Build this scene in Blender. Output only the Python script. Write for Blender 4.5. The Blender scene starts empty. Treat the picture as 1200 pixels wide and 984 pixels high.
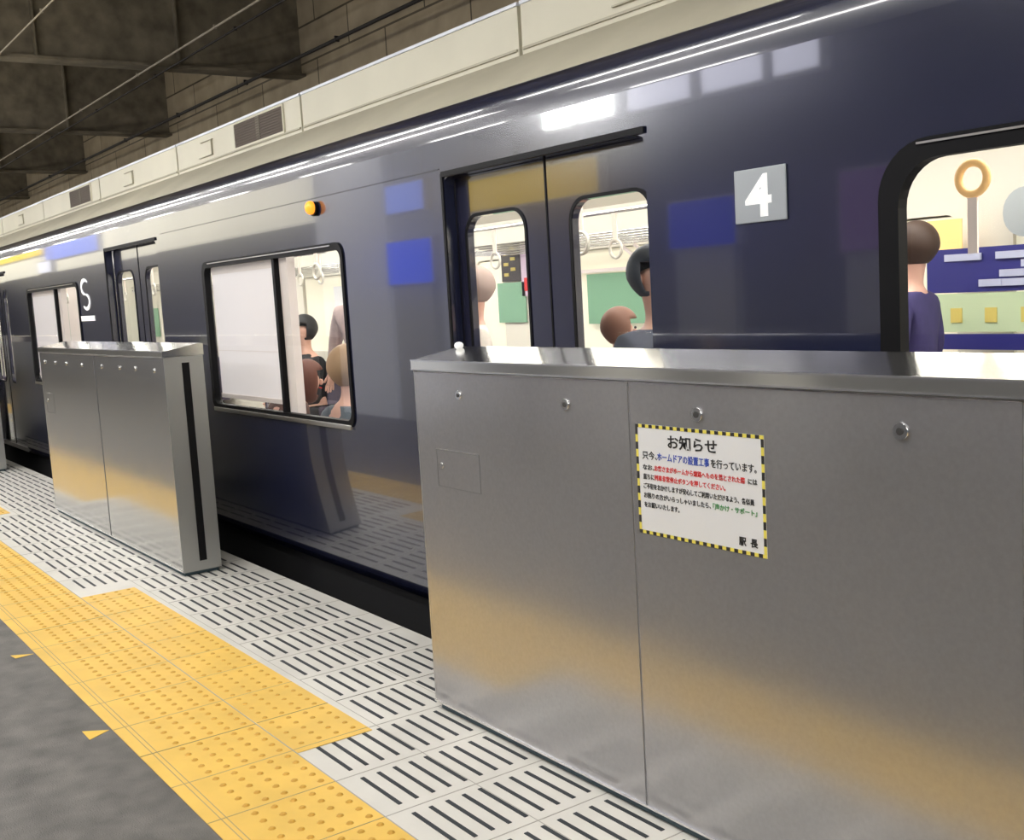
import bpy, bmesh, math, random
from mathutils import Vector, Matrix
random.seed(7)
S = bpy.context.scene
COL = S.collection

# ---------------------------------------------------------------- materials
def newmat(name):
    m = bpy.data.materials.new(name); m.use_nodes = True
    nt = m.node_tree; nt.nodes.clear()
    out = nt.nodes.new('ShaderNodeOutputMaterial')
    return m, nt, out
def pbr(name, col, rough=.5, metal=0., coat=0., noise=0., nscale=20., bump=0., bscale=60., spec=.5, emis=None, estr=0., ior=None, stretch=None, rvar=0.):
    m, nt, out = newmat(name)
    b = nt.nodes.new('ShaderNodeBsdfPrincipled'); nt.links.new(b.outputs[0], out.inputs[0])
    b.inputs['Base Color'].default_value = (*col, 1); b.inputs['Roughness'].default_value = rough
    b.inputs['Metallic'].default_value = metal; b.inputs['Coat Weight'].default_value = coat
    b.inputs['Coat Roughness'].default_value = .04
    b.inputs['Specular IOR Level'].default_value = spec
    if ior: b.inputs['IOR'].default_value = ior
    if emis: b.inputs['Emission Color'].default_value = (*emis, 1); b.inputs['Emission Strength'].default_value = estr
    if noise or bump or rvar:
        tc = nt.nodes.new('ShaderNodeTexCoord'); src = tc.outputs['Object']
        if stretch:
            mp = nt.nodes.new('ShaderNodeMapping'); mp.inputs['Scale'].default_value = stretch
            nt.links.new(src, mp.inputs[0]); src = mp.outputs[0]
    if noise:
        n = nt.nodes.new('ShaderNodeTexNoise'); n.inputs['Scale'].default_value = nscale; n.inputs['Detail'].default_value = 6
        nt.links.new(src, n.inputs['Vector'])
        r = nt.nodes.new('ShaderNodeValToRGB')
        r.color_ramp.elements[0].position = .3; r.color_ramp.elements[1].position = .7
        r.color_ramp.elements[0].color = (*[c*(1-noise) for c in col], 1); r.color_ramp.elements[1].color = (*[min(1, c*(1+noise)) for c in col], 1)
        nt.links.new(n.outputs[0], r.inputs[0]); nt.links.new(r.outputs[0], b.inputs['Base Color'])
    if rvar:
        n3 = nt.nodes.new('ShaderNodeTexNoise'); n3.inputs['Scale'].default_value = 6
        nt.links.new(src, n3.inputs['Vector'])
        mr = nt.nodes.new('ShaderNodeMapRange'); mr.inputs['To Min'].default_value = rough-rvar; mr.inputs['To Max'].default_value = rough+rvar
        nt.links.new(n3.outputs[0], mr.inputs[0]); nt.links.new(mr.outputs[0], b.inputs['Roughness'])
    if bump:
        n2 = nt.nodes.new('ShaderNodeTexNoise'); n2.inputs['Scale'].default_value = bscale; n2.inputs['Detail'].default_value = 3
        nt.links.new(src, n2.inputs['Vector'])
        bp = nt.nodes.new('ShaderNodeBump'); bp.inputs['Strength'].default_value = bump; bp.inputs['Distance'].default_value = .01
        nt.links.new(n2.outputs[0], bp.inputs['Height']); nt.links.new(bp.outputs[0], b.inputs['Normal'])
    return m
def emit(name, col, s):
    m, nt, out = newmat(name)
    e = nt.nodes.new('ShaderNodeEmission'); e.inputs[0].default_value = (*col, 1); e.inputs[1].default_value = s
    nt.links.new(e.outputs[0], out.inputs[0]); return m
def glassmat(name, tint=(.95,.97,.96), base=.06):
    m, nt, out = newmat(name)
    t = nt.nodes.new('ShaderNodeBsdfTransparent'); t.inputs[0].default_value = (*tint, 1)
    g = nt.nodes.new('ShaderNodeBsdfGlossy'); g.inputs['Roughness'].default_value = .02
    lw = nt.nodes.new('ShaderNodeLayerWeight'); lw.inputs[0].default_value = .5
    pw = nt.nodes.new('ShaderNodeMath'); pw.operation = 'POWER'; pw.inputs[1].default_value = 4.5; nt.links.new(lw.outputs['Facing'], pw.inputs[0])
    f = nt.nodes.new('ShaderNodeMath'); f.operation = 'MULTIPLY_ADD'; f.inputs[1].default_value = .9; f.inputs[2].default_value = .04; nt.links.new(pw.outputs[0], f.inputs[0])
    mx = nt.nodes.new('ShaderNodeMixShader')
    nt.links.new(f.outputs[0], mx.inputs[0]); nt.links.new(t.outputs[0], mx.inputs[1]); nt.links.new(g.outputs[0], mx.inputs[2])
    nt.links.new(mx.outputs[0], out.inputs[0]); return m
def blockmat(name, c1, c2, mortar, scale, bw, rh, ms=.02, rot=None):
    m, nt, out = newmat(name)
    b = nt.nodes.new('ShaderNodeBsdfPrincipled'); nt.links.new(b.outputs[0], out.inputs[0]); b.inputs['Roughness'].default_value = .85
    tc = nt.nodes.new('ShaderNodeTexCoord'); mp = nt.nodes.new('ShaderNodeMapping')
    if rot: mp.inputs['Rotation'].default_value = rot
    nt.links.new(tc.outputs['Object'], mp.inputs[0])
    br = nt.nodes.new('ShaderNodeTexBrick'); nt.links.new(mp.outputs[0], br.inputs['Vector'])
    br.inputs['Color1'].default_value = (*c1, 1); br.inputs['Color2'].default_value = (*c2, 1); br.inputs['Mortar'].default_value = (*mortar, 1)
    br.inputs['Scale'].default_value = scale; br.inputs['Mortar Size'].default_value = ms
    br.inputs['Brick Width'].default_value = bw; br.inputs['Row Height'].default_value = rh
    n = nt.nodes.new('ShaderNodeTexNoise'); n.inputs['Scale'].default_value = 3; n.inputs['Detail'].default_value = 8
    nt.links.new(tc.outputs['Object'], n.inputs['Vector'])
    mx = nt.nodes.new('ShaderNodeMixRGB'); mx.blend_type = 'MULTIPLY'; mx.inputs[0].default_value = .6
    nt.links.new(br.outputs[0], mx.inputs[1]); nt.links.new(n.outputs[0], mx.inputs[2]); nt.links.new(mx.outputs[0], b.inputs['Base Color'])
    return m
M = {}
M['asphalt'] = pbr('asphalt', (.125,.118,.106), .55, noise=.35, nscale=9, bump=.35, bscale=220)
M['yellow'] = pbr('yellow_tile', (.86,.56,.115), .45, noise=.08, nscale=5)
M['yellow_dot'] = pbr('yellow_dot', (.66,.36,.04), .5)
M['yellow_joint'] = pbr('yellow_joint', (.42,.33,.18), .8)
M['white_tile'] = pbr('white_tile', (.74,.72,.66), .4, noise=.08, nscale=4)
M['slot'] = pbr('dark_strip', (.03,.036,.042), .6)
M['joint'] = pbr('joint_grey', (.42,.40,.35), .8)
M['joint_dark'] = pbr('joint_dark', (.14,.12,.08), .8)
M['tape'] = pbr('yellow_tape', (.85,.55,.08), .5)
M['steel'] = pbr('brushed_steel', (.45,.445,.455), .2, metal=.7, noise=.05, nscale=90, rvar=.06)
M['steel_far'] = pbr('polished_steel', (.47,.47,.465), .15, metal=.85, noise=.04, nscale=90, rvar=.04)
M['seam_faint'] = pbr('seam_grey', (.22,.22,.23), .5)
M['steel_end'] = pbr('brushed_steel_end', (.45,.455,.44), .34, metal=.75)
M['steel_cap'] = pbr('polished_steel_cap', (.80,.79,.74), .15, metal=1.)
M['steel_edge'] = pbr('steel_edge', (.8,.8,.8), .25, metal=1.)
M['seam'] = pbr('seam_dark', (.05,.05,.055), .6)
M['black'] = pbr('black_rubber', (.006,.006,.007), .5, spec=.15)
M['sealant'] = pbr('blue_sealant', (.06,.10,.12), .7)
M['bolt'] = pbr('bolt_steel', (.8,.8,.8), .15, metal=1.)
M['bolt_dark'] = pbr('bolt_dark', (.05,.05,.05), .4)
M['paper'] = pbr('white_sheet', (.86,.87,.88), .35)
M['ink_black'] = pbr('ink_black', (.02,.02,.02), .6)
M['ink_blue'] = pbr('ink_blue', (.03,.08,.5), .6)
M['ink_red'] = pbr('ink_red', (.75,.03,.03), .6)
M['ink_green'] = pbr('ink_green', (.08,.35,.1), .6)
M['ink_yellow'] = pbr('ink_yellow', (.9,.78,.12), .5)
M['navy'] = pbr('navy_gloss_paint', (.012,.015,.042), .22, coat=1., spec=.7)
M['navy_door'] = pbr('navy_door_paint', (.022,.023,.05), .2, coat=1., spec=.7)
M['navy_trim'] = pbr('navy_trim', (.01,.012,.025), .25, coat=.5)
M['roof'] = pbr('beige_roof', (.46,.43,.33), .7, noise=.1, nscale=2)
M['cover'] = pbr('cream_cover', (.68,.65,.52), .6, noise=.05, nscale=2)
M['cover_highlight'] = pbr('pale_highlight', (.75,.78,.85), .35)  # pale blue colour paints the reflected light along the cover tops
M['vent'] = pbr('vent_brown', (.10,.075,.055), .7)
M['silver'] = pbr('window_silver', (.62,.60,.56), .3, metal=1.)
M['blind'] = pbr('roller_blind', (.72,.66,.66), .8, emis=(1,.93,.94), estr=.32)  # emission stands in for cabin light passing through the cloth
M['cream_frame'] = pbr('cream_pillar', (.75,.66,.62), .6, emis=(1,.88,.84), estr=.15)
M['glass'] = glassmat('clear_glass')
M['interior'] = pbr('interior_white', (.80,.76,.66), .5)
M['farblind'] = pbr('cream_blind', (.75,.70,.55), .7, emis=(1,.93,.75), estr=.35)  # emission brightens the panes added across the dark far windows
M['int_floor'] = pbr('interior_floor', (.35,.33,.32), .5)
M['int_light'] = emit('interior_tube', (1,.97,.93), 17)
M['green'] = pbr('pale_green', (.22,.42,.27), .5)
M['seat'] = pbr('seat_fabric', (.10,.08,.12), .9, noise=.2, nscale=40)
M['chrome'] = pbr('chrome_rail', (.8,.8,.8), .15, metal=1.)
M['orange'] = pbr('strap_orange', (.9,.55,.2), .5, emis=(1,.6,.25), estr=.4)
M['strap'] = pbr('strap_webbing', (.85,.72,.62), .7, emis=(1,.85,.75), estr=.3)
M['plate'] = pbr('plate_grey', (.42,.45,.46), .35, metal=.3)
M['white'] = pbr('white_mark', (.9,.9,.9), .4, emis=(1,1,1), estr=.25)
M['lamp_amber'] = pbr('amber_lamp', (.9,.3,.03), .3, emis=(1,.35,.03), estr=1.2)
M['deep_blue'] = pbr('banner_blue', (.02,.02,.17), .5)
M['lav'] = pbr('banner_lavender', (.45,.47,.62), .6)
M['adgreen'] = pbr('advert_pale', (.50,.60,.38), .6)
M['adyellow'] = pbr('advert_yellow', (.6,.48,.12), .6)
M['poster_dark'] = pbr('poster_dark', (.03,.02,.02), .5)
M['poster_pink'] = pbr('poster_lilac', (.75,.6,.75), .5)
M['skin'] = pbr('skin', (.72,.42,.32), .5)
M['under'] = pbr('underframe_black', (.006,.006,.007), .8)
M['deck'] = pbr('dark_steel_deck', (.19,.175,.135), .85, noise=.35, nscale=2.5)
M['beam'] = pbr('beam_brown', (.17,.15,.115), .85, noise=.35, nscale=5)
M['conduit'] = pbr('conduit_grey', (.30,.27,.22), .6)
M['cable'] = pbr('cable_black', (.012,.01,.01), .7)
M['blockwall'] = blockmat('brown_block_wall', (.50,.42,.30), (.43,.36,.25), (.12,.10,.07), 1.0, 1.6, .42, .012, rot=(math.pi/2,0,0))
M['wall'] = pbr('wall_grey', (.28,.28,.30), .8, noise=.1, nscale=1.5)
M['wall_glow_beige'] = pbr('wall_glow_beige', (.62,.58,.47), .7, emis=(.9,.85,.68), estr=2.2)  # glows without being a lamp, to show as a cream reflection
M['glow_box'] = pbr('glow_box_pale', (.7,.7,.72), .6, emis=(.9,.92,1), estr=.5)  # glow added for the grey reflection beside the train window
M['canopy'] = pbr('canopy_grey', (.30,.29,.28), .8)
M['tube'] = emit('fluorescent_tube', (1,.98,.95), 34)
M['fixture'] = pbr('fixture_white', (.7,.7,.68), .5)
M['trackbed'] = pbr('ballast_dark', (.02,.018,.016), .95, noise=.5, nscale=30, bump=1, bscale=40)
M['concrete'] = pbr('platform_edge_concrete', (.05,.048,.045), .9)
M['rail'] = pbr('rail_steel', (.15,.11,.09), .4, metal=1.)

# ---------------------------------------------------------------- helpers
def link(o, parent=None):
    COL.objects.link(o)
    if parent: o.parent = parent
    return o
def empty(name, loc=(0,0,0), rz=0.):
    o = bpy.data.objects.new(name, None); o.location = loc; o.rotation_euler = (0,0,rz); o.empty_display_size = .1
    return link(o)
def tag(o, label=None, cat=None, group=None, kind=None):
    if label: o['label'] = label
    if cat: o['category'] = cat
    if group: o['group'] = group
    if kind: o['kind'] = kind
    return o
class MB:
    def __init__(s): s.bm = bmesh.new()
    def box(s, x0,x1,y0,y1,z0,z1, mi=0, bev=0.):
        r = bmesh.ops.create_cube(s.bm, size=1)
        for v in r['verts']: v.co = Vector(((x0+x1)/2+v.co.x*(x1-x0), (y0+y1)/2+v.co.y*(y1-y0), (z0+z1)/2+v.co.z*(z1-z0)))
        fs = {f for v in r['verts'] for f in v.link_faces}
        if bev:
            es = {e for f in fs for e in f.edges}
            rr = bmesh.ops.bevel(s.bm, geom=list(es), offset=bev, segments=2, affect='EDGES', profile=.5)
            fs = set(rr['faces']) | {f for f in fs if f.is_valid}
        for f in fs:
            if f.is_valid: f.material_index = mi
        return s
    def face(s, pts, mi=0):
        f = s.bm.faces.new([s.bm.verts.new(p) for p in pts]); f.material_index = mi; return f
    def prism(s, prof, x0, x1, mi=0, cap=True, smooth=False):
        a = [s.bm.verts.new((x0,y,z)) for y,z in prof]; b = [s.bm.verts.new((x1,y,z)) for y,z in prof]
        n = len(prof)
        for i in range(n):
            f = s.bm.faces.new((a[i],a[(i+1)%n],b[(i+1)%n],b[i])); f.material_index = mi; f.smooth = smooth
        if cap:
            for l in (a[::-1], b): f = s.bm.faces.new(l); f.material_index = mi
        return s
    def strip(s, prof, x0, x1, mi=0, smooth=True):   # open profile sweep
        a = [s.bm.verts.new((x0,y,z)) for y,z in prof]; b = [s.bm.verts.new((x1,y,z)) for y,z in prof]
        for i in range(len(prof)-1):
            f = s.bm.faces.new((a[i],a[i+1],b[i+1],b[i])); f.material_index = mi; f.smooth = smooth
        return s
    def cyl(s, p0, p1, r, seg=12, mi=0, r2=None):
        p0 = Vector(p0); p1 = Vector(p1); d = p1-p0
        mt = Matrix.Translation((p0+p1)/2) @ d.to_track_quat('Z','Y').to_matrix().to_4x4()
        q = bmesh.ops.create_cone(s.bm, cap_ends=True, segments=seg, radius1=r, radius2=r if r2 is None else r2, depth=d.length, matrix=mt)
        for f in {f for v in q['verts'] for f in v.link_faces}: f.material_index = mi; f.smooth = len(f.verts)==4
        return s
    def sphere(s, c, r, sc=(1,1,1), mi=0, u=16, v=10):
        q = bmesh.ops.create_uvsphere(s.bm, u_segments=u, v_segments=v, radius=r)
        for w in q['verts']: w.co = Vector((c[0]+w.co.x*sc[0], c[1]+w.co.y*sc[1], c[2]+w.co.z*sc[2]))
        for f in {f for w in q['verts'] for f in w.link_faces}: f.material_index = mi; f.smooth = True
        return s
    def torus(s, c, R, r, mi=0, axis='Y', seg=24, sub=8):
        vs = []
        for i in range(seg):
            a = 2*math.pi*i/seg; row = []
            for j in range(sub):
                b = 2*math.pi*j/sub; rr = R+r*math.cos(b); h = r*math.sin(b)
                p = (rr*math.cos(a), h, rr*math.sin(a)) if axis=='Y' else (h, rr*math.cos(a), rr*math.sin(a))
                row.append(s.bm.verts.new((c[0]+p[0], c[1]+p[1], c[2]+p[2])))
            vs.append(row)
        for i in range(seg):
            for j in range(sub):
                f = s.bm.faces.new((vs[i][j], vs[(i+1)%seg][j], vs[(i+1)%seg][(j+1)%sub], vs[i][(j+1)%sub])); f.smooth = True; f.material_index = mi
        return s
    def done(s, name, mats, parent=None, origin=None):
        bmesh.ops.recalc_face_normals(s.bm, faces=s.bm.faces[:])
        if origin is not None:
            for v in s.bm.verts: v.co -= Vector(origin)
        me = bpy.data.meshes.new(name); s.bm.to_mesh(me); s.bm.free()
        for m in (mats if isinstance(mats,(list,tuple)) else [mats]): me.materials.append(m)
        o = bpy.data.objects.new(name, me)
        if origin is not None: o.location = origin
        return link(o, parent)
def rrect(x0,x1,z0,z1,r,seg=6):
    pts = []
    for cx,cz,a0 in ((x1-r,z1-r,0),(x0+r,z1-r,90),(x0+r,z0+r,180),(x1-r,z0+r,270)):
        for i in range(seg+1):
            a = math.radians(a0+90*i/seg); pts.append((cx+r*math.cos(a), cz+r*math.sin(a)))
    return pts
def panel(name, outer, holes, y, thick, mat, parent=None, bevel=0.):
    """flat plate in the XZ plane with holes; outer face at y, body behind it (+y)"""
    cu = bpy.data.curves.new(name, 'CURVE'); cu.dimensions = '2D'; cu.fill_mode = 'BOTH'; cu.extrude = thick/2; cu.bevel_depth = bevel
    for lp in [outer]+holes:
        sp = cu.splines.new('POLY'); sp.points.add(len(lp)-1); sp.use_cyclic_u = True
        for p,(a,b) in zip(sp.points, lp): p.co = (a,b,0,1)
    t = bpy.data.objects.new('tmp', cu); COL.objects.link(t)
    dg = bpy.context.evaluated_depsgraph_get(); dg.update()
    me = bpy.data.meshes.new_from_object(t.evaluated_get(dg)); me.name = name
    bpy.data.objects.remove(t); bpy.data.curves.remove(cu)
    for v in me.vertices:
        a,b,c = v.co; v.co = (a, y+thick/2-c, b)
    bm = bmesh.new(); bm.from_mesh(me)
    bmesh.ops.remove_doubles(bm, verts=bm.verts[:], dist=1e-6)
    bmesh.ops.recalc_face_normals(bm, faces=bm.faces[:])
    for f in bm.faces: f.smooth = False; f.material_index = 0
    bm.to_mesh(me); bm.free()
    me.materials.clear(); me.materials.append(mat)
    return link(bpy.data.objects.new(name, me), parent)
def rect(x0,x1,z0,z1): return [(x0,z0),(x1,z0),(x1,z1),(x0,z1)]
def text(name, s, size, x, z, y, mat, parent, width=None, align='LEFT', bold=0., ext=.0004):
    cu = bpy.data.curves.new(name, 'FONT'); cu.body = s; cu.size = size; cu.extrude = ext; cu.align_x = align; cu.offset = bold; cu.resolution_u = 2
    t = bpy.data.objects.new('tmp', cu); COL.objects.link(t)
    dg = bpy.context.evaluated_depsgraph_get(); dg.update()
    me = bpy.data.meshes.new_from_object(t.evaluated_get(dg)); me.name = name
    bpy.data.objects.remove(t); bpy.data.curves.remove(cu)
    xs = [v.co.x for v in me.vertices]; k = 1.
    if width and xs: k = width/(max(xs)-min(xs)); x0 = min(xs)
    else: x0 = 0
    for v in me.vertices:
        a,b,c = v.co; v.co = (x+(a-x0)*k, y-c, z+b)
    me.materials.clear(); me.materials.append(mat)
    return link(bpy.data.objects.new(name, me), parent)

XL, XR = -48., 9.    # platform extent along the track
YE = 2.26            # platform edge
# ---------------------------------------------------------------- setting
tag(MB().box(XL,XR,-3.6,.947,-.12,0).box(XL,XR,.947,YE,-.12,-.004).done('floor', M['asphalt']), kind='structure')
J0 = -3.2155; T = .3
def in_patch(x):     # tactile patches in front of each gate opening
    return any(a-.02 < x < b+.02 for a,b in PATCH)
PATCH = [(J0+.03-5.556*k-2.57, J0+.03-5.556*k) for k in (-1,0,1,2,3)]
# yellow tactile strip
mb = MB()
mb.box(XL,XR,.947,1.337,-.003,.002,0)
def dome(mb, x, y, mi):
    seg = 7 if x > -7 else 5
    a = [mb.bm.verts.new((x+.0115*math.cos(2*math.pi*i/seg), y+.0115*math.sin(2*math.pi*i/seg), .0022)) for i in range(seg)]
    b = [mb.bm.verts.new((x+.0065*math.cos(2*math.pi*i/seg), y+.0065*math.sin(2*math.pi*i/seg), .0065)) for i in range(seg)]
    for i in range(seg):
        f = mb.bm.faces.new((a[i],a[(i+1)%seg],b[(i+1)%seg],b[i])); f.material_index = mi
    f = mb.bm.faces.new(b); f.material_index = mi
k = -60
while J0+k*T < XR-.3:
    x = J0+k*T
    if x > -22:
        mb.box(x-.0015,x+.0015,.947,1.337,.002,.0028, 3 if (k+1)%6==0 else 2)
        for i in range(5):
            for j in range(5): dome(mb, x+.032+i*.059, 1.072+j*.0585, 1)
    k += 1
for y in (.985,1.0): mb.box(-22,XR,y,y+.0025,.002,.0028,2)
tag(mb.done('trim_1', [M['yellow'],M['yellow_dot'],M['yellow_joint'],M['joint_dark']]), kind='structure')
# white anti-slip paving, dark inlaid strips
mb = MB()
mb.box(XL,XR,1.337,YE,-.003,.0015,0)
mb.box(XL,XR,1.337,1.341,.0015,.0022,2); mb.box(XL,XR,1.637,1.6395,.0015,.0019,2); mb.box(XL,XR,1.937,1.9395,.0015,.0019,2)
k = -75
while J0+k*T < XR-.3:
    x = J0+k*T
    if x > -26:
        pat = in_patch(x+.15)
        mb.box(x-.002,x+.002,1.64 if pat else 1.337,YE,.0015,.0021, 3 if (k+1)%6==0 else 2)
        for j in range(15):
            y = 1.409+j*.0547
            if pat and y < 1.66: continue
            a = x+.033; b = x+.262
            mb.box(a,b,y-.0062,y+.0062,.0015,.0035,1)
    k += 1
tag(mb.done('trim_2', [M['white_tile'],M['slot'],M['joint'],M['joint_dark']]), kind='structure')
for n,(a,b) in enumerate(PATCH):
    mb = MB(); mb.box(a,b,1.341,1.607,.0015,.0032,0)
    k = math.ceil((a-J0)/T)
    for kk in range(k, k+9):
        x = J0+kk*T
        if a < x < b: mb.box(x-.0015,x+.0015,1.341,1.607,.0032,.0038, 3 if (kk+1)%6==0 else 2)
    i = 0
    while a+.03+i*.059 < b-.02:
        for j in range(4): dome(mb, a+.03+i*.059, 1.382+j*.062, 1)
        i += 1
    o = mb.done('trim_%d'%(n+3), [M['yellow'],M['yellow_dot'],M['yellow_joint'],M['joint_dark']]); o.location.z = .001
    tag(o, kind='structure')
# small yellow floor arrows
for pts,lab in (([(-3.885,.862),(-3.787,.862),(-3.83,.938)], 'small yellow triangle marking on grey asphalt, nearer of the two'),
                ([(-5.005,.858),(-4.945,.866),(-4.955,.94)], 'small yellow triangle marking on grey asphalt, farther of the two')):
    mb = MB(); mb.bm.faces.new([mb.bm.verts.new((x,y,.0015)) for x,y in pts])
    g = bmesh.ops.extrude_face_region(mb.bm, geom=mb.bm.faces[:])
    for v in [v for v in g['geom'] if isinstance(v,bmesh.types.BMVert)]: v.co.z = .0002
    tag(mb.done('floor_marker', M['tape']), lab, 'marking', 'yellow triangle markings')
# platform face, track bed, far wall, back wall, ceilings
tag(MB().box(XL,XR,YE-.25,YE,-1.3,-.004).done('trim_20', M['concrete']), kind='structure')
tag(MB().box(XL,XR,YE,6.2,-1.5,-1.3).done('floor_track', M['trackbed']), kind='structure')
tag(MB().box(XL,XR,6.0,6.2,-1.3,5.3).done('wall_trackside', M['blockwall']), kind='structure')
tag(MB().box(XL,XR,-3.8,-3.6,-.1,3.3).done('wall_platform', M['wall']), kind='structure')
tag(MB().box(XL-.2,XL,-3.8,6.2,-1.5,5.3).done('wall_end', M['deck']), kind='structure')
tag(MB().box(XL,XR,-3.8,6.2,5.2,5.3).done('ceiling', M['deck']), kind='structure')
tag(MB().box(XL,XR,-3.8,1.3,3.3,3.36).done('ceiling_canopy', M['canopy']), kind='structure')
tag(MB().box(XL,XR,1.30,1.34,3.22,3.5).done('trim_21', M['canopy']), kind='structure')
for y in (3.35,4.75):
    mb = MB(); mb.box(XL,XR,y-.035,y+.035,-1.16,-1.13).box(XL,XR,y-.008,y+.008,-1.28,-1.16).box(XL,XR,y-.06,y+.06,-1.3,-1.28)
    tag(mb.done('track_rail', M['rail']), 'steel running rail lying on dark ballast below the train', 'rail', 'track rails')
# downstand beams under the deck
for i in range(9):
    x = -12.45-4.75*i + (4.75*2 if i>6 else 0) if i<7 else -12.45+4.75*(i-6)
    mb = MB(); mb.box(x-.02,x+.02,-3.6,6.0,4.1,5.2).box(x-.13,x+.13,-3.6,6.0,4.05,4.08)
    for yy in [(-3+1.5*j) for j in range(6)]: mb.box(x,x+.1,yy-.01,yy+.01,4.08,5.2)
    lab = {0:'nearest visible dark steel ceiling beam crossing above the train',1:'second dark steel ceiling beam behind the nearest one, above the train'}.get(i,'dark steel ceiling beam crossing the tracks, farther down the station')
    tag(mb.done('ceiling_beam', M['beam']), lab, 'beam', 'steel beams under the station deck')
for i,(y,z,r,m,lab) in enumerate(((4.15,4.03,.011,'conduit','pale pipe conduit running under the ceiling beams, along the tracks'),
                  (2.6,4.03,.008,'conduit','thin pale conduit under the beams, nearest to the platform'),
                  (4.35,4.03,.011,'cable','dark pipe beside the pale conduit below the beams'),
                  (5.42,4.02,.02,'cable','thick black cable running along below the beams near the block wall'))):
    mb = MB(); mb.cyl((XL,y,z),(XR,y,z),r,8)
    x = -46
    while x < XR: mb.box(x-.01,x+.01,y-r-.004,y+r+.004,z-r-.003,4.052); x += 4.75/2
    tag(mb.done('ceiling_conduit', M[m]), lab, 'pipe', 'pipes under the ceiling beams')
mb = MB(); mb.cyl((XL,5.95,3.72),(XR,5.95,3.72),.02,8)
tag(mb.done('wall_cable', M['cable']), 'dark cable clipped along the brown block wall above the train', 'cable')

# ---------------------------------------------------------------- platform screen gates
YF, YB = 1.87, 2.08
def gate(x0, x1, joints, bolts, label, slot_end=True, access=None, extra=None):
    r = empty('platform_gate', ((x0+x1)/2, (YF+YB)/2, .0)); tag(r, label, 'platform gate', 'platform safety gates')
    ox = (x0+x1)/2; oy = (YF+YB)/2
    def L(mb, name, mats, parent=r):
        o = mb.done(name, mats, parent); 
        for v in o.data.vertices: v.co -= Vector((ox,oy,0)) if parent is r else Vector((0,0,0))
        return o
    core = MB(); core.box(x0+.004,x1-.004,YF+.006,YB-.002,.022,1.168)
    L(core, 'housing', M['steel_end'])
    xs = [x0]+joints+[x1]
    for a,b in zip(xs,xs[1:]):
        L(MB().box(a+.003,b-.003,YF,YF+.006,.03,1.163,bev=.0012), 'front_panel', M['steel'] if x1 > -3 else M['steel_far'])
    for j in joints:
        L(MB().box(j-.003,j+.003,YF+.002,YF+.006,.03,1.163) if x1 > -3 else MB().box(j-.009,j+.005,YF-.001,YF+.006,.03,1.163), 'panel_seam', M['seam_faint'] if x1 > -3 else M['seam'])
    L(MB().box(x0,x1,YF-.004,YF+.004,.028,.034), 'bottom_trim', M['steel_edge'])
    L(MB().box(x0+.02,x1-.02,YF+.012,YB-.01,0.0035,.022), 'plinth', M['sealant'])
    prof = [(YF-.006,1.17),(YF-.006,1.2),(YB-.015,1.232),(YB+.004,1.228),(YB+.004,1.17)]
    L(MB().prism(prof, x0-.004, x1+.004), 'top_cap', M['steel_cap'])
    L(MB().box(x0-.0045,x1+.0045,YF-.0075,YF-.004,1.198,1.2025).box(x0-.0045,x1+.0045,YF-.0075,YF-.004,1.168,1.172), 'cap_edge', M['steel_edge'])
    # end plates with the door slot
    for xe,s in ((x1,1),(x0,-1)):
        L(MB().box(min(xe,xe-s*.004),max(xe,xe-s*.004),YF,YB,.026,1.167), 'end_plate', M['steel_end'])
        L(MB().box(min(xe+s*.0015,xe-s*.004),max(xe+s*.0015,xe-s*.004),1.963,2.003,.075,1.135), 'door_slot', M['black'])
        for zz in (.09,1.12): pass
    for bx,bz,br in bolts:
        mb = MB(); mb.cyl((bx,YF+.002,bz),(bx,YF-.006,bz),br,16,0); mb.cyl((bx,YF-.004,bz),(bx,YF-.008,bz),br*.45,12,1)
        L(mb, 'bolt', [M['bolt'],M['bolt_dark']])
    if access:
        a,b,c,d = access
        mb = MB(); t=.0025
        mb.box(a,b,YF-.0015,YF+.001,d-t,d,0).box(a,b,YF-.0006,YF+.001,c,c+t*.5,1).box(b-t*.5,b,YF-.0006,YF+.001,c,d,1).box(a,a+t*.4,YF-.0006,YF+.001,c,d,1)
        L(mb, 'access_hatch', [M['steel_edge'],M['seam']])
        mb = MB(); mb.cyl((a+.03,YF+.002,d-.055),(a+.03,YF-.005,d-.055),.01,12,0)
        L(mb, 'hatch_lock', M['bolt'])
    return r
gate(-3.21,-.33,[-2.138,-1.08],[(-2.936,1.095,.0135),(-2.396,1.093,.0155),(-1.892,1.094,.017),(-1.332,1.093,.017),(-.8,1.093,.017)],
     'large stainless steel platform gate nearest the camera with the white notice on it', access=(-3.095,-2.845,.79,.915))
gate(-8.5,-5.76,[-7.085],[(-8.35,1.1,.012),(-8.05,1.1,.012),(-7.757,1.1,.012),(-7.375,1.097,.012),(-6.926,1.098,.012),(-6.556,1.099,.012),(-6.256,1.1,.012),(-5.93,1.097,.012)],
     'stainless steel platform gate standing left of the open gap, black slot in its end', access=(-8.42,-8.2,.74,.88))
g3 = gate(-14.2,-11.25,[-12.7],[(-13.9+.4*i,1.1,.012) for i in range(7)],
     'farthest platform gate, cut off by the left edge of the photo')
# white sensor dome on the near gate's cap
tag(MB().sphere((-3.17,2.03,1.237),.016,(1,1,.8)).done('white_dome', M['white'], None), 'small round white dome on the left corner of the nearest gate top', 'knob')
# red-and-white notice on the far gate
mb = MB(); mb.box(-11.56,-11.36,YF-.0035,YF-.0005,.8,1.0,0); mb.box(-11.52,-11.40,YF-.0045,YF-.003,.885,.93,1)
tag(mb.done('gate_sticker', [M['paper'],M['ink_red']]), 'white sticker with a red mark on the farthest gate at left edge', 'sticker')

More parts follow.
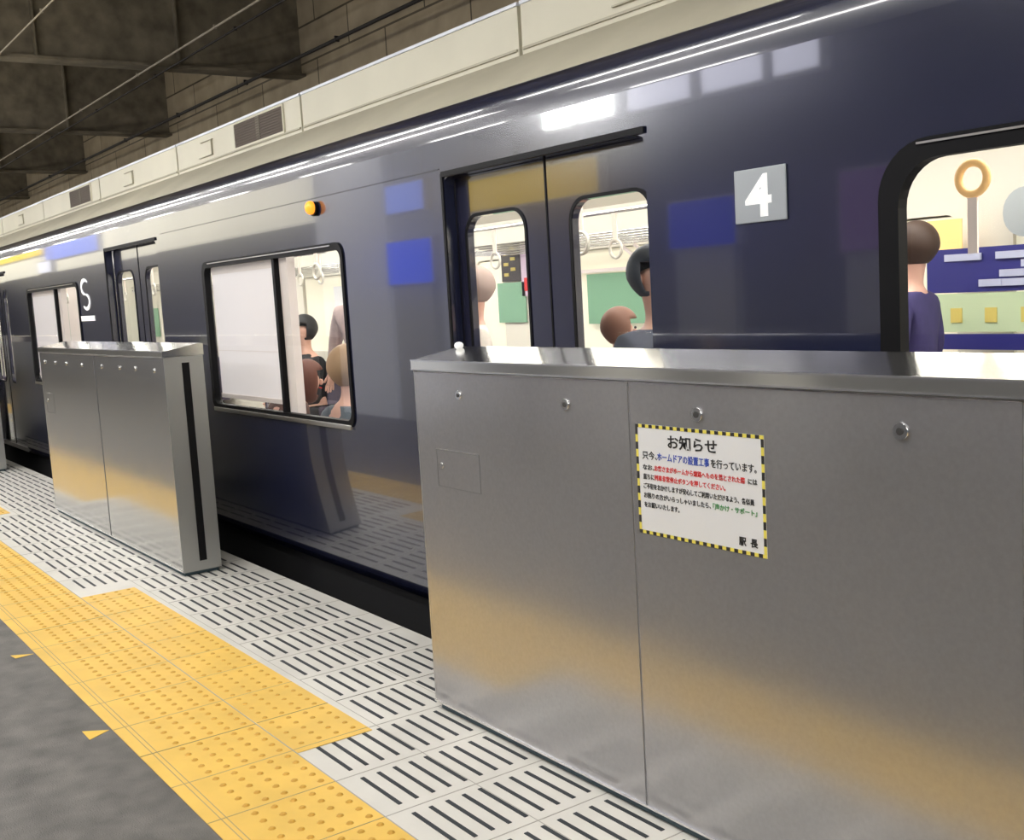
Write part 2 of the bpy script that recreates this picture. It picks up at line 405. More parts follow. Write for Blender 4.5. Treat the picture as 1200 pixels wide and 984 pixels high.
# ---------------------------------------------------------------- notice on the near gate
nx0,nx1,nz0,nz1 = -2.115,-1.688,.7775,1.0585
yy = YF-.0012
nt_ = empty('notice_sheet', (0,0,0)); tag(nt_, 'white Japanese notice sheet with yellow and black striped border on the nearest gate', 'notice')
MB().box(nx0,nx1,yy,YF-.0002,nz0,nz1).done('sheet', M['paper'], nt_)
mb = MB(); bw = .0085; n = 17
L_ = (nx1-nx0)/n
for z0,z1 in ((nz1-bw,nz1),(nz0,nz0+bw)):
    for i in range(n):
        a = nx0+i*L_
        mb.box(a,a+L_*.5,yy-.0006,yy,z0,z1,1); mb.box(a+L_*.5,a+L_,yy-.0006,yy,z0,z1,0)
n2 = 7; L2 = (nz1-nz0-2*bw)/n2
for x0,x1 in ((nx0,nx0+bw),(nx1-bw,nx1)):
    for i in range(n2):
        a = nz0+bw+i*L2
        mb.box(x0,x1,yy-.0006,yy,a,a+L2*.5,0); mb.box(x0,x1,yy-.0006,yy,a+L2*.5,a+L2,1)
mb.done('striped_border', [M['ink_yellow'],M['ink_black']], nt_)
yt = yy-.0006
text('title', 'お知らせ', .036, -1.998, 1.007, yt, M['ink_black'], nt_, width=.166, bold=.0006)
def line(parts, x, z, size, total):
    """coloured runs one after another, total width fixed"""
    full = sum(len(t) for t,_ in parts); cw = total/full
    for t,c in parts:
        text('text_line', t, size, x, z, yt, M[c], nt_, width=cw*len(t)*.97, bold=.0002); x += cw*len(t)
line([('只今、','ink_black'),('ホームドアの設置工事','ink_blue'),('を行っています。','ink_black')], -2.092, .972, .0225, .385)
line([('なお、','ink_black'),('お客さまがホームから線路へものを落とされた際','ink_red'),('には','ink_black')], -2.092, .944, .0155, .382)
line([('直ちに','ink_black'),('列車非常停止ボタンを押してください。','ink_red')], -2.092, .920, .0155, .29)
line([('ご不便をおかけしますが安心してご利用いただけるよう、各係員','ink_black')], -2.092, .896, .0155, .382)
line([('お困りの方がいらっしゃいましたら、','ink_black'),('「声かけ・サポート」','ink_green')], -2.092, .872, .0155, .382)
line([('をお願いいたします。','ink_black')], -2.092, .848, .0155, .13)
text('text_line', '駅', .022, -1.772, .799, yt, M['ink_black'], nt_, bold=.0006)
text('text_line', '長', .022, -1.737, .799, yt, M['ink_black'], nt_, bold=.0006)

# ---------------------------------------------------------------- train
YT = 2.36
LOW = [(2.36,.76),(2.361,.66),(2.366,.54),(2.375,.41),(2.387,.27),(2.40,.15),(2.407,.09),(2.45,.085)]
UP = [(2.36,2.0),(2.361,2.04),(2.366,2.075),(2.378,2.105),(2.398,2.128),(2.422,2.14)]
ROOF = [(2.422,2.14),(2.46,2.17),(2.56,2.235),(2.7,2.31),(2.83,2.37),(3.0,2.41),(3.9,2.43)]
def build_car(X0, X1, doors, windows, label, near=True):
    car = empty('train_car', (0,0,0)); tag(car, label, 'train car')
    DH = .575
    holes = []
    for d in doors: holes.append(rrect(d-DH,d+DH,.60,1.86,.025,3))
    for w in windows: holes.append(rrect(w[0],w[1],.825,1.665,.055,6))
    # the door holes run off the bottom: outline walks around them
    outer = [(X0,2.0),(X0,.76)]
    hs = []
    for d in sorted(doors):
        outer += [(d-DH,.76),(d-DH,1.83),(d-DH+.008,1.85),(d-DH+.03,1.86),(d+DH-.03,1.86),(d+DH-.008,1.85),(d+DH,1.83),(d+DH,.76)]
    outer += [(X1,.76),(X1,2.0)]
    holes = [rrect(w[0],w[1],.825,1.70 if w[2]=='big' else 1.665,.13 if w[2]=='big' else .055,8) for w in windows]
    panel('side_panel', outer, holes, YT, .045, M['navy'], car)
    mb = MB()
    ed = [X0]+[v for d in sorted(doors) for v in (d-DH,d+DH)]+[X1]
    for a,b in zip(ed[::2],ed[1::2]):
        mb.strip(LOW,a,b,0)
        for xe in (a,b):    # jamb closing the thickness
            mb.face([(xe,2.36,.76),(xe,2.375,.41),(xe,2.407,.09),(xe,2.50,.09),(xe,2.50,.76)])
    mb.done('lower_skirt', M['navy'], car)
    mb = MB(); mb.strip(UP,X0,X1,0); mb.done('cantrail', M['navy'], car)
    MB().box(X0+.05,X1-.05,2.46,5.1,.095,.125).done('interior_floor', M['int_floor'], car)
    mb = MB(); mb.strip(ROOF+[(5.0,2.36),(5.2,2.14),(5.2,2.06)],X0,X1,0)
    mb.done('roof', M['roof'], car)
    # far side of the car
    fh = [rrect(w[0],w[1],.9,1.665,.05,4) for w in windows]
    for d in doors: fh += [rrect(d-.52,d-.15,.8,1.66,.06,4), rrect(d+.15,d+.52,.8,1.66,.06,4)]
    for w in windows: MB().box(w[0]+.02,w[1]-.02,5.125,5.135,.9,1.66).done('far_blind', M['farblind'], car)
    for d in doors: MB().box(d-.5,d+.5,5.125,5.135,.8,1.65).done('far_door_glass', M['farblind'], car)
    panel('far_side_panel', rect(X0,X1,.0,2.1), fh, 5.10, .06, M['interior'], car)
    for xe in (X0,X1-.05):
        mb = MB(); pf = [(2.37,.76),(2.375,2.0),(2.42,2.13),(2.6,2.24),(2.85,2.36),(3.9,2.42),(5.0,2.34),(5.15,2.1),(5.15,.03),(2.41,.03)]
        mb.prism(pf, xe, xe+.05); ew = mb.done('end_wall', M['navy'], car)
        xi = xe+.052 if xe==X0 else xe-.002
        mb = MB(); mb.box(min(xi,xi+.004),max(xi,xi+.004),2.5,5.08,.13,2.02); mb.done('end_lining', M['interior'], ew)
        xj = xi+.006 if xe==X0 else xi-.01
        mb = MB(); mb.box(xj,xj+.004,3.35,4.15,.14,1.85,0); mb.box(xj-.001,xj+.006,3.5,4.0,.95,1.7,1); mb.done('gangway_door', [M['cream_frame'],M['green']], ew)
    MB().box(X0,X1,2.45,5.0,-.12,.088).box(X0,X1,2.6,5.0,-1.05,-.12).done('underframe', M['under'], car)
    # ceiling, lights, racks
    MB().strip([(2.42,1.95),(2.6,2.04),(2.9,2.1),(3.76,2.14),(4.6,2.1),(4.9,2.04),(5.1,1.95)],X0+.06,X1-.06,0).done('interior_ceiling', M['interior'], car)
    for y in (3.2,4.3):
        MB().box(X0+.3,X1-.3,y-.07,y+.07,2.07,2.105,bev=.01).done('ceiling_light', M['int_light'], car)
    for d in doors:
        gz0,gz1 = .70,1.70
        for s in (-1,1):
            xa,xb = (d-DH-.03,d-.004) if s<0 else (d+.004,d+DH+.03)
            wa,wb = (d-.515,d-.135) if s<0 else (d+.135,d+.53)
            dr = panel('door', rect(xa,xb,.13,1.89), [rrect(wa,wb,.78,1.70,.075,7)], 2.415, .03, M['navy_door'], car)
            panel('window_seal', rrect(wa-.012,wb+.012,.768,1.712,.085,7), [rrect(wa,wb,.78,1.70,.075,7)], 2.411, .006, M['black'], dr)
            g = MB(); g.face([(wa-.005,2.425,.775),(wb+.005,2.425,.775),(wb+.005,2.425,1.705),(wa-.005,2.425,1.705)]); g.done('window_glass', M['glass'], dr)
        MB().box(d-.004,d+.004,2.412,2.44,.13,1.88).done('door_seam', M['black'], car)
        # black weather strip above and left of the doorway
        mb = MB(); mb.box(d-DH-.008,d+DH+.004,2.352,2.41,1.862,1.882).box(d-DH-.016,d-DH-.001,2.354,2.41,.1,1.875)
        mb.done('door_gutter', M['black'], car)
        mb = MB(); mb.box(d-DH,d+DH,2.40,2.46,.09,.13); mb.done('door_sill', M['silver'], car)
    for i,w in enumerate(windows):
        a,b = w[0],w[1]; big = w[2]=='big'
        t = .045 if big else .028
        zt = 1.70 if big else 1.665
        fr = panel('window_frame', rrect(a-.012,b+.012,.813,zt+.012,.14 if big else .067,8), [rrect(a+t,b-.012 if not big else b-t,.85,zt-t*.8,.11 if big else .045,8)], 2.352, .035, M['black'], car)
        mb = MB(); mb.box(a+.01,b-.02,2.346,2.37,.808,.832,bev=.004); mb.box(a+.1,b-.1,2.347,2.353,zt-.003,zt+.002); mb.done('sill_trim', M['silver'], fr)
        g = MB(); g.face([(a,2.376,.83),(b,2.376,.83),(b,2.376,zt-.005),(a,2.376,zt-.005)]); g.done('window_glass', M['glass'], fr)
        if w[2] == 'split':
            dx = a+.985
            MB().box(dx,dx+.03,2.358,2.42,.84,1.65).done('mullion', M['black'], fr)
            MB().box(dx+.032,dx+.125,2.385,2.43,.84,1.65).done('window_post', M['cream_frame'], fr)
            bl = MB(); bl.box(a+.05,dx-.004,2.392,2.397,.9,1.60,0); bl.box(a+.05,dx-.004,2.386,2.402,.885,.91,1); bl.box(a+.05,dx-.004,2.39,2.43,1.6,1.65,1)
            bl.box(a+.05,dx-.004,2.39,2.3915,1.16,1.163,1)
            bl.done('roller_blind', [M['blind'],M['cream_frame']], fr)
    return car
DOORS = [-12.40,-7.78,-3.145,1.47,6.085]
WINS = [(-15.6,-13.85,'split'),(-10.95,-9.2,'split'),(-6.40,-4.62,'split'),(-1.72,.12,'big'),(2.95,4.75,'split')]
car = build_car(-16.25, 8.2, DOORS, WINS, 'long navy blue train car with car number 4 on its side, running past the gates')
# roof covers (air conditioning shrouds) with vents
def cover(x0,x1,vents,parent,rim=True):
    mb = MB(); prof = [(2.85,2.375),(2.85,2.575),(2.865,2.59),(3.1,2.62),(3.9,2.64),(4.7,2.60),(4.9,2.39)]
    mb.prism(prof,x0+.012,x1-.012); c = mb.done('roof_cover', M['cover'], parent)
    MB().box(x0+.02,x1-.02,2.842,2.852,2.395,2.405).done('cover_flange', M['roof'], c)
    MB().box(x0+.01,x1-.01,2.845,2.866,2.578,2.592).done('cover_highlight', M['cover_highlight'], c)
    for (a,b) in vents:
        v = MB(); v.box(a,b,2.843,2.851,2.415,2.56,0); fr=.012
        n = 3 if b-a>.5 else 4
        v.box(a-fr,b+fr,2.838,2.85,2.56,2.56+fr,1).box(a-fr,b+fr,2.838,2.85,2.415-fr,2.415,1).box(a-fr,a,2.838,2.85,2.415,2.56,1).box(b,b+fr,2.838,2.85,2.415,2.56,1)
        if b-a>.5: m_=(a+b)/2; v.box(m_-.03,m_+.03,2.84,2.85,2.415,2.56,2)
        for i in range(9):
            z=2.42+.0155*i; v.box(a,b,2.838,2.845,z,z+.005,0)
        v.done('vent_grille', [M['vent'],M['cover'],M['beam']], c)
    return c
seams = [-16.2,-14.1,-12.1,-10.05,-8.05,-5.95,-3.83,-1.7,.4,2.5,4.6,6.7,8.1]
for a,b in zip(seams,seams[1:]):
    vs = []
    if a<-6.9<b: vs=[(-6.93,-6.19)]
    if a<-10.9<b: vs=[(-11.02,-10.32)]
    if a>3 and a<5: vs=[(5.0,5.7)]
    cover(a,b,vs,car)
# small fittings on the covers
for x in (-7.55,-9.3,-13.2,-3.2):
    MB().box(x,x+.22,2.838,2.85,2.53,2.534).box(x+.2,x+.206,2.838,2.85,2.43,2.534).box(x-.04,x+.2,2.838,2.85,2.43,2.436).done('cover_hatch', M['roof'], car)
# number plate with the 4
pl = MB().box(-2.205,-2.02,YT-.006,YT-.001,1.557,1.703,bev=.003).done('number_plate', M['plate'], car)
text('number_four', '4', .155, -2.165, 1.575, YT-.0065, M['white'], pl, width=.095, bold=.004)
# logo near the car end: two hooked white strokes forming an S, small strip below
def hook(pts, name, parent, r0=.012):
    cu = bpy.data.curves.new(name,'CURVE'); cu.dimensions='2D'; cu.fill_mode='BOTH'; cu.extrude=.001
    n=len(pts); Lp=[];Rp=[]
    for i,(x,z,w) in enumerate(pts):
        dx = pts[min(i+1,n-1)][0]-pts[max(i-1,0)][0]; dz = pts[min(i+1,n-1)][1]-pts[max(i-1,0)][1]; l=math.hypot(dx,dz) or 1
        Lp.append((x-dz/l*w,z+dx/l*w)); Rp.append((x+dz/l*w,z-dx/l*w))
    loop = Lp+Rp[::-1]
    return panel(name, loop, [], YT-.004, .003, M['white'], parent)
sx, sz = -8.98, 1.57
up = [(sx+.10*math.cos(math.radians(a))-.0, sz+.055+.055*math.sin(math.radians(a)), .006+.012*math.sin(math.radians((a-40)*180/230))) for a in range(40,271,15)]
dn = [(2*sx-x, 2*sz-z, w) for x,z,w in up]
hook(up,'logo_mark',car); hook(dn,'logo_mark',car)
MB().box(-9.16,-8.78,YT-.004,YT-.001,1.365,1.405).done('logo_strip', M['white'], car)
# amber marker lamp
lm = MB().cyl((-4.86,YT-.0,1.845),(-4.86,YT-.015,1.845),.034,16,0).done('lamp_base', M['black'], car)
MB().sphere((-4.86,YT-.025,1.85),.032,(1,.8,1),0).done('lamp_lens', M['lamp_amber'], lm)
MB().box(-7.1,-3.75,YT-.0025,YT+.001,1.892,1.897).done('body_seam', M['navy_trim'], car)
# interior fittings of the near car
for a,b in ((-7.1,-3.8),(-2.4,.8),(-10.9,-8.5),(-15.6,-13.1),(2.2,5.4)):
    mb = MB(); mb.box(a,b,2.45,2.95,.28,.42,bev=.03); mb.box(a,b,2.45,2.56,.38,.80,bev=.03); mb.done('bench_seat', M['seat'], car)
    mb = MB(); mb.box(a,b,4.55,5.05,.28,.42,bev=.03); mb.box(a,b,4.95,5.07,.38,.80,bev=.03); mb.done('bench_seat', M['seat'], car)
    for y0,y1 in ((4.72,5.05),):
        mb = MB()
        for j in range(6): y = y0+(y1-y0)*j/5; mb.cyl((a,y,1.745-.012*j),(b,y,1.745-.012*j),.007,8)
        for x in (a,(a+b)/2,b): mb.box(x-.012,x+.012,y0,y1+.06,1.68,1.72)
        mb.done('luggage_rack', M['chrome'], car)
    MB().cyl((a,3.3,1.82),(b,3.3,1.82),.012,8).done('strap_rail', M['chrome'], car)
    MB().cyl((a,4.2,1.82),(b,4.2,1.82),.012,8).done('strap_rail', M['chrome'], car)
    for y in (3.3,4.2):
        x = a+.25
        while x < b:
            if not(-4.9<x<-4.4 and y<3.5) and not -2.8<x<-1.3:
                st = MB().box(x-.018,x+.018,y-.004,y+.004,1.66,1.83).done('hand_strap', M['strap'], car)
                MB().torus((x,y,1.61),.05,.009).done('strap_ring', M['orange'] if a>-3 else M['interior'], st)
            x += .4
    for x in (a,b): MB().cyl((x,2.98,.3),(x,2.98,2.08),.014,10).done('grab_pole', M['chrome'], car)
# large strap seen in the right-hand window
st = MB().box(-1.9,-1.87,2.996,3.004,1.44,1.60).done('hand_strap', M['strap'], car)
MB().torus((-1.885,3.0,1.655),.045,.012).done('strap_ring', M['orange'], st)
# panels, posters on the far side
def sheet(name,x0,x1,z0,z1,m,y=5.085,parent=None):
    return MB().box(x0,x1,y,y+.006,z0,z1).done(name, M[m], parent or car)
sheet('green_panel',-6.2,-5.56,1.14,1.49,'green'); sheet('green_panel',-7.32,-6.95,1.16,1.47,'green')
sheet('green_panel',-16.2,-15.7,1.05,1.45,'green')
sheet('green_panel',-15.2,-14.7,1.05,1.45,'green')
MB().box(-6.3,-5.5,5.07,5.09,1.50,1.525).done('window_bar', M['cream_frame'], car)
for k in (0,.13):
    o = MB().box(0,.27,5.07,5.085,-.011,.011).done('window_bar', M['cream_frame'], car); o.location=(-5.8+k,0,1.67); o.rotation_euler=(0,math.radians(33),0)
p = sheet('poster',-7.25,-7.0,1.48,1.77,'poster_dark')
for i in range(6): sheet('poster_lettering',-7.21+.09*(i%2),-7.15+.09*(i%2),1.52+.04*i,1.545+.04*i,'adyellow',5.08,p)
p = sheet('poster',-6.99,-6.72,1.36,1.75,'poster_pink'); sheet('poster_picture',-6.95,-6.8,1.4,1.5,'ink_red',5.08,p); sheet('poster_picture',-6.9,-6.76,1.55,1.7,'lav',5.08,p)
# banners in the big window
bn = sheet('banner',-3.33,-2.3,1.275,1.485,'deep_blue',4.9)
random.seed(3)
for i in range(28):
    x = -3.24+random.random()*.8; z = 1.30+.042*(i%4); sheet('banner_lettering',x,x+.06+random.random()*.16,z,z+.033,'lav',4.893-.0012*(i//4),bn)
bn = sheet('advert_sheet',-3.33,-2.3,1.085,1.27,'adgreen',4.9)
for x in (-3.2,-3.02,-2.84,-2.6): sheet('advert_mark',x,x+.06,1.13,1.20,'adyellow',4.895,bn)
sheet('advert_rail',-3.33,-2.3,1.0,1.075,'deep_blue',4.9)
sheet('poster',-3.36,-3.17,1.47,1.63,'orange',4.95)
o = MB(); o.bm.faces.new([o.bm.verts.new((a,4.97,b)) for a,b in rrect(-2.97,-2.5,1.52,1.75,.11,6)]); o.done('window_blind', M['plate'], car)
for x in (-10.2,-9.8): sheet('poster',x,x+.2,1.3,1.55,'paper')

# ---------------------------------------------------------------- people
def skinmesh(name, pts, edges, mat, parent, root=0, sub=2):
    me = bpy.data.meshes.new(name); me.from_pydata([p[:3] for p in pts], edges, []); me.update()
    o = bpy.data.objects.new(name, me); COL.objects.link(o)
    o.modifiers.new('s','SKIN')
    sv = me.skin_vertices[0].data
    for i,p in enumerate(pts):
        r = p[3]; sv[i].radius = r if isinstance(r,tuple) else (r,r); sv[i].use_root = (i==root)
    ss = o.modifiers.new('u','SUBSURF'); ss.levels = sub; ss.render_levels = sub
    dg = bpy.context.evaluated_depsgraph_get(); dg.update()
    m2 = bpy.data.meshes.new_from_object(o.evaluated_get(dg)); m2.name = name
    bpy.data.objects.remove(o)
    for p in m2.polygons: p.use_smooth = True
    m2.materials.clear(); m2.materials.append(mat)
    return link(bpy.data.objects.new(name, m2), parent)
def person(loc, rz, label, hair, top, trousers, seated=False, scale=.9, bend=0., arm=None, hairstyle='short', hat=False):
    """faces local -Y ; origin under the feet (standing) or on the seat (seated)"""
    k = scale
    root = empty('person', loc, rz); tag(root, label, 'person')
    hm = pbr('hair_'+label[:8], hair, .6); tm = pbr('top_'+label[:8], top, .85, noise=.1); bm_ = pbr('trousers_'+label[:8], trousers, .85)
    H = .0 if seated else .88
    sh = bend
    def P(x,y,z,r): return (x*k,y*k,z*k,tuple(q*k for q in r) if isinstance(r,tuple) else r*k)
    ny, nz = -sh*.5, H+.55-sh*.12
    hy, hz = -sh*.75, H+.73-sh*.22
    knee = [( s*.10,-.45,.02) if seated else (s*.10,0,.47) for s in (-1,1)]
    foot = [( s*.10,-.48,-.42) if seated else (s*.10,.02,.07) for s in (-1,1)]
    toe = [( s*.11,-.62,-.45) if seated else (s*.11,-.13,.03) for s in (-1,1)]
    hand = [( s*.14,-.36,.12) if seated else (s*.27,-.06,H-.02) for s in (-1,1)]
    elb = [( s*.25,-.12,.14) if seated else (s*.26,.02,H+.22) for s in (-1,1)]
    if arm: hand[1] = (.16,-.20,H+.95); elb[1] = (.25,-.12,H+.62)
    pts = [P(0,0,H,.11),P(0,ny*.3,H+.2,.10),P(0,ny*.8,H+.42,.12),P(0,ny,nz,.05),P(0,hy+.02,hz-.10,.045),P(0,hy,hz,.085),P(0,hy+.012,hz+.07,.08)]
    ed = [(0,1),(1,2),(2,3),(3,4),(4,5),(5,6)]
    for i,s in enumerate((-1,1)):
        b = len(pts)
        pts += [P(s*.10,-.02 if seated else 0,H-.02,.085),P(*knee[i],.055),P(*foot[i],.038),P(*toe[i],.035)]
        ed += [(0,b),(b,b+1),(b+1,b+2),(b+2,b+3)]
        b = len(pts)
        pts += [P(s*.18,ny*.85,H+.46,.052),P(*elb[i],.04),P(*hand[i],.027)]
        ed += [(2,b),(b,b+1),(b+1,b+2)]
        hx,hy2,hz2 = hand[i]; d = Vector((hand[i][0]-elb[i][0],hand[i][1]-elb[i][1],hand[i][2]-elb[i][2])).normalized()
        side = d.cross(Vector((0,1,0) if abs(d.y)<.8 else (1,0,0))).normalized()
        bb = len(pts); pc = Vector(hand[i])+d*.05
        pts += [P(*pc,.026)]; ed += [(b+2,bb)]
        for f,(o_,l) in enumerate(((-.03,.075),(-.011,.088),(.009,.083),(.028,.065))):
            c = len(pts); p1 = pc+side*o_+d*.03; p2 = pc+side*o_*1.1+d*l
            pts += [P(*p1,.0095),P(*p2,.008)]; ed += [(bb,c),(c,c+1)]
        c = len(pts); p1 = Vector(hand[i])+side*-.035+d*.02; pts += [P(*p1,.011),P(*(p1+side*-.02+d*.04),.009)]; ed += [(b+2,c),(c,c+1)]
    body = skinmesh('body', pts, ed, M['skin'], root)
    # face
    fc = MB(); 
    fc.sphere((0,(hy-.088)*k,(hz+.0)*k),.014*k,(1,1.2,1.6)); 
    for s in (-1,1): fc.sphere((s*.088*k,(hy+.01)*k,(hz+.01)*k),.022*k,(.4,.8,1.3))
    fc.done('nose_and_ears', M['skin'], root)
    ey = MB()
    for s in (-1,1): ey.sphere((s*.032*k,(hy-.078)*k,(hz+.03)*k),.011*k,(1.3,.6,.8))
    ey.done('eyes', M['ink_black'], root)
    MB().sphere((0,(hy-.080)*k,(hz-.042)*k),.018*k,(1.4,.4,.35)).done('mouth', M['poster_pink'] if 'mask' in label else M['ink_red'], root)
    # hair: cap sphere with the face side cut away
    hb = bmesh.new(); q = bmesh.ops.create_uvsphere(hb, u_segments=24, v_segments=16, radius=.112*k)
    low = -.115 if hairstyle=='long' else -.10
    for v in list(hb.verts):
        c = v.co/k
        c2 = Vector((c.x*.93, c.y*1.02, c.z*1.05))
        if hairstyle=='long' and c.z<0: c2.z *= 1.5
        if hairstyle!='long' and c.z<-.02: c2.x *= 1-2.2*(-.02-c.z); c2.y = c2.y*(1-2.2*(-.02-c.z))
        v.co = Vector((c2.x, c2.y+hy+.018, c2.z+hz+.042))*k
        if (c.y < -.045 and c.z < .035) or c.z < low: v.tag = True
    bmesh.ops.delete(hb, geom=[v for v in hb.verts if v.tag], context='VERTS')
    for f in hb.faces: f.smooth = True
    me = bpy.data.meshes.new('hair'); hb.to_mesh(me); hb.free(); me.materials.append(hm)
    ho = link(bpy.data.objects.new('hair', me), root); so = ho.modifiers.new('t','SOLIDIFY'); so.thickness = .012*k; so.offset = 1
    # clothing
    g = 1.22
    tp = [P(0,0,H-.04,(.15,.12)),P(0,ny*.3,H+.2,(.15,.12)),P(0,ny*.8,H+.40,(.17,.125)),P(0,ny*.95,H+.52,.07)]
    te = [(0,1),(1,2),(2,3)]
    for i,s in enumerate((-1,1)):
        b = len(tp); e,h = Vector(elb[i]),Vector(hand[i])
        tp += [P(s*.185,ny*.85,H+.45,.075),P(*e,.055),P(*(e+(h-e)*.88),.04)]; te += [(2,b),(b,b+1),(b+1,b+2)]
    skinmesh('jacket', tp, te, tm, root)
    bp_ = [P(0,0,H,(.14,.12))]; be = []
    for i,s in enumerate((-1,1)):
        b = len(bp_); kn = Vector(knee[i]); ft = Vector(foot[i])
        bp_ += [P(s*.10,-.02 if seated else 0,H-.05,.105),P(*kn,.072),P(*(kn+(ft-kn)*.92),.055)]; be += [(0,b),(b,b+1),(b+1,b+2)]
    skinmesh('trousers', bp_, be, bm_, root)
    sh_ = MB()
    for i in (0,1):
        f,t = foot[i],toe[i]; sh_.box(min(f[0],t[0])*k-.045*k,max(f[0],t[0])*k+.045*k,(t[1]-.05)*k,(f[1]+.07)*k,(t[2]-.035)*k,(t[2]+.04)*k,bev=.02*k)
    sh_.done('shoes', M['ink_black'], root)
    return root
person((-6.34,2.62,.37), math.pi, 'seated passenger with long reddish brown hair behind the train window, head bowed', (.13,.035,.018), (.10,.05,.04), (.05,.05,.07), True, .88, .5, hairstyle='long')
person((-5.33,2.62,.36), math.pi, 'seated passenger with tan hair at right edge of the train window', (.38,.24,.13), (.12,.15,.18), (.1,.1,.12), True, .95, .15)
person((-9.82,4.62,.38), 0, 'passenger with black hair on the opposite bench seen through the train window', (.01,.01,.012), (.02,.02,.025), (.03,.03,.04), True, 1.05, .1)
person((-6.82,3.6,.125), .6, 'standing passenger in a pale coat at right edge of the train window', (.05,.03,.02), (.55,.42,.40), (.1,.1,.1), False, .9)
person((-3.0,2.78,.125), math.pi/2, 'standing passenger in dark grey blue behind the right door window', (.06,.07,.09), (.09,.10,.14), (.03,.03,.04), False, .80)
person((-3.62,3.15,.125), math.pi*.9, 'shorter passenger low in the right door window, only head visible', (.25,.12,.08), (.55,.33,.25), (.1,.1,.1), False, .67)
person((-4.82,3.2,.125), -.5, 'passenger in pale clothes seen through the left door window', (.45,.33,.28), (.78,.70,.62), (.4,.35,.3), False, .80)
person((-3.13,4.5,.125), -1.35, 'passenger with dark hair and navy top at left side of the right-hand window', (.05,.025,.015), (.05,.04,.14), (.03,.03,.05), False, .84)

# ---------------------------------------------------------------- lights and the platform side behind the camera
def tube_fixture(x, y, z, L, label):
    r = empty('light_fixture', (x,y,z)); tag(r, label, 'ceiling light', 'fluorescent platform lights')
    MB().box(-L/2-.03,L/2+.03,-.05,.05,.03,.08,bev=.005).cyl((-L/3,0,.08),(-L/3,0,3.3-z),.008,6).cyl((L/3,0,.08),(L/3,0,3.3-z),.008,6).done('housing', M['fixture'], r)
    MB().cyl((-L/2,0,0),(L/2,0,0),.017,8).done('fluorescent_tube', M['tube'], r)
    return r
x = -30.6
while x < 7:
    tube_fixture(x,1.24,3.1,2.0,'fluorescent tube light hanging at the platform canopy edge'); x += 2.4
x = -30
while x < 7:
    tube_fixture(x,-1.2,3.15,1.25,'fluorescent tube light above the middle of the platform'); x += 3.
def lightbox(name, x0,x1,y,z0,z1, face, strength, label, cat='sign', hang=True):  # unseen lit boxes, added for what they mirror onto the train side
    r = empty(name, ((x0+x1)/2,y,z0)); tag(r, label, cat)
    w=(x1-x0)/2; h=z1-z0
    MB().box(-w-.02,w+.02,-.12,.0,-.02,h+.02,bev=.005).done('case', M['fixture'], r)
    MB().box(-w,w,.001,.006,0,h).done('lit_face', emit('lit_'+name, face, strength), r)
    if hang: MB().cyl((-w*.8,-.06,h),(-w*.8,-.06,3.3-z0),.012,8).cyl((w*.8,-.06,h),(w*.8,-.06,3.3-z0),.012,8).done('hanger', M['fixture'], r)
    else: MB().box(-w*.9,w*.9,-.12,-.02,-z0,0).done('stand', M['fixture'], r)
    return r
lightbox('added_sign',-10.3,-8.1,-2,2.28,2.6,(.9,.6,.0),3.,'yellow lit sign added over the platform for its reflection')
lightbox('added_sign',-11.2,-10.4,-1.6,2.34,2.64,(.25,.35,1.),3.5,'pale blue lit sign added over the platform for its reflection')
lightbox('added_panel',-11.25,-10.3,-1.6,1.55,2.02,(.02,.09,1.),3.4,'deep blue lit panel added on the platform for its reflection','advert panel',False)
lightbox('added_panel',-7.05,-6.3,-2,1.68,2.06,(.03,.06,.8),2.2,'dark blue lit panel added on the platform for its reflection','advert panel',False)
lightbox('added_panel',-5.27,-4.85,-2,1.55,2.12,(.45,.25,.55),1.2,'mauve lit panel added on the platform for its reflection','advert panel',False)
lightbox('added_sign',-34,-27.7,-1.7,2.88,3.12,(.95,.65,.0),3.,'long yellow lit sign added far down the platform for its reflection')
lightbox('added_sign',-27.5,-23.2,-1.7,2.7,3.05,(.2,.28,.85),3.,'long blue lit sign added far down the platform for its reflection')
lightbox('added_lightbox',-27.4,-26.3,-1.5,2.42,2.66,(.9,.9,1.),3.,'small white lightbox added below the long blue sign for its reflection','lightbox')
for a,b in ((-7.5,-6.75),(-6.6,-5.97),(-5.85,-5.43)):
    lightbox('added_lightbox',a,b,-2,2.9,3.2,(.85,.85,1.),7.,'white lightbox added below the platform canopy for its reflection','lightbox')['group']='white lightboxes added under the canopy'
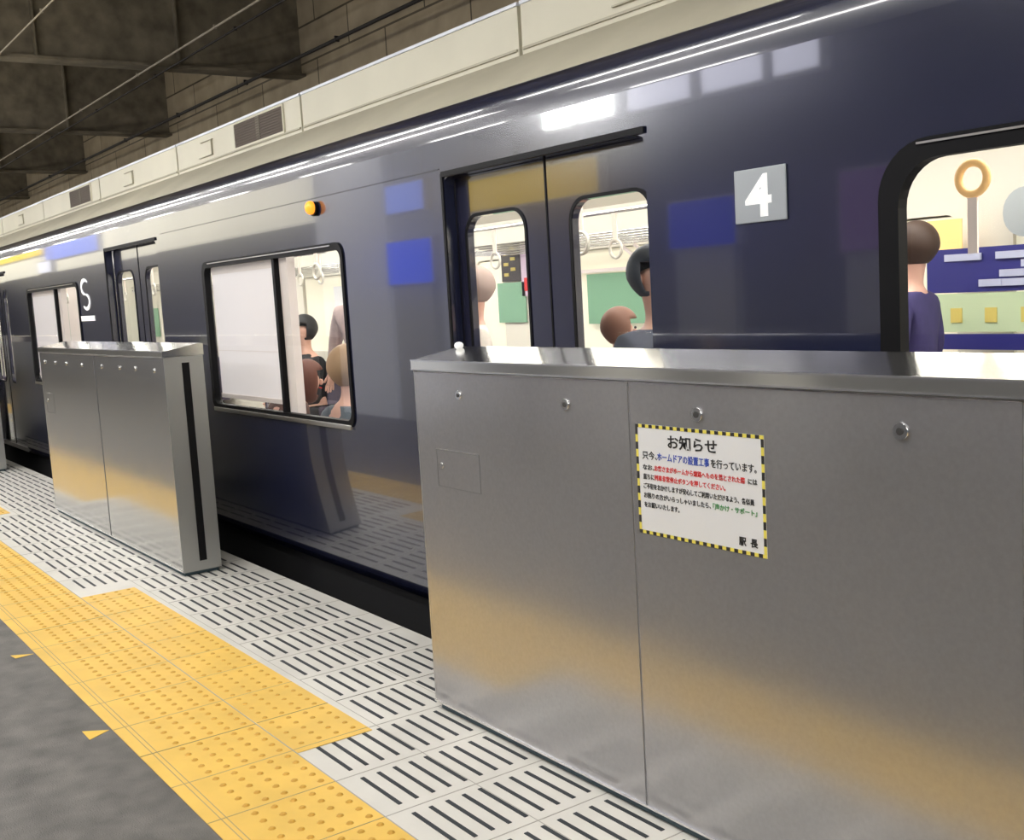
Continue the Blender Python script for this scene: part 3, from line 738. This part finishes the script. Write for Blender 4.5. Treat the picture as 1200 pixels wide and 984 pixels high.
for a,b in ((-8.45,-8.03),(-7.92,-7.5)):  # unseen lamps added for the glare mirrored above the door
    lightbox('added_lamp',a,b,-1.8,2.88,3.12,(1,1,1),70.,'very bright lamp added below the platform canopy for its reflected glare','lamp')['group']='flood lamps added under the canopy'
# unseen glowing bulkhead and box, added for their reflections in the train side
tag(MB().box(-40,-13.9,-2.2,-2.0,2.5,3.3).done('wall_added_glow', M['wall_glow_beige']), kind='structure')
tag(MB().box(-13.1,-11.3,-3.5,-1.62,0,3.25,bev=.02).done('added_glow_box', M['glow_box']), 'unseen pale glowing box added on the platform for its reflection', 'glow_box')

w = bpy.data.worlds.new('world'); S.world = w; w.use_nodes = True
w.node_tree.nodes['Background'].inputs[0].default_value = (.75,.8,.9,1); w.node_tree.nodes['Background'].inputs[1].default_value = .35
# soft light over the platform; fill lights added to brighten the deck ceiling
def area(name, loc, sx, sy, e, col=(1,.97,.93), rot=(0,0,0)):
    l = bpy.data.lights.new(name,'AREA'); l.shape='RECTANGLE'; l.size=sx; l.size_y=sy; l.energy=e; l.color=col
    o = bpy.data.objects.new(name, l); o.location=loc; o.rotation_euler=rot; COL.objects.link(o); return o
for i in range(5): area('platform_lamp', (2-5.5*i,0.2,3.25), 4.5, .25, 80)
for i in range(7): area('deck_fill_light', (2-5.5*i,.9,3.5), 4., .3, 58, (1,.93,.8), (math.radians(125),0,0))

# ---------------------------------------------------------------- camera
f,pitch,roll,yaw,h = (1305.817542, 0.115772, -0.058435, 0.957593, 1.411787)
cam = bpy.data.cameras.new('camera'); co = bpy.data.objects.new('camera', cam); COL.objects.link(co)
cy,sy = math.cos(yaw),math.sin(yaw); cp,sp = math.cos(pitch),math.sin(pitch)
F = Vector((-sy*cp,cy*cp,-sp)); R = Vector((cy,sy,0)); U = R.cross(F)
R2 = R*math.cos(roll)+U*math.sin(roll); U2 = -R*math.sin(roll)+U*math.cos(roll)
mt = Matrix((R2,U2,-F)).transposed().to_4x4(); mt.translation = (0,0,h); co.matrix_world = mt
cam.sensor_fit='HORIZONTAL'; cam.sensor_width=36; cam.lens = f*36/1200; cam.clip_start=.05; cam.clip_end=200
S.camera = co
S.view_settings.view_transform = 'Standard'; S.view_settings.exposure = 0.
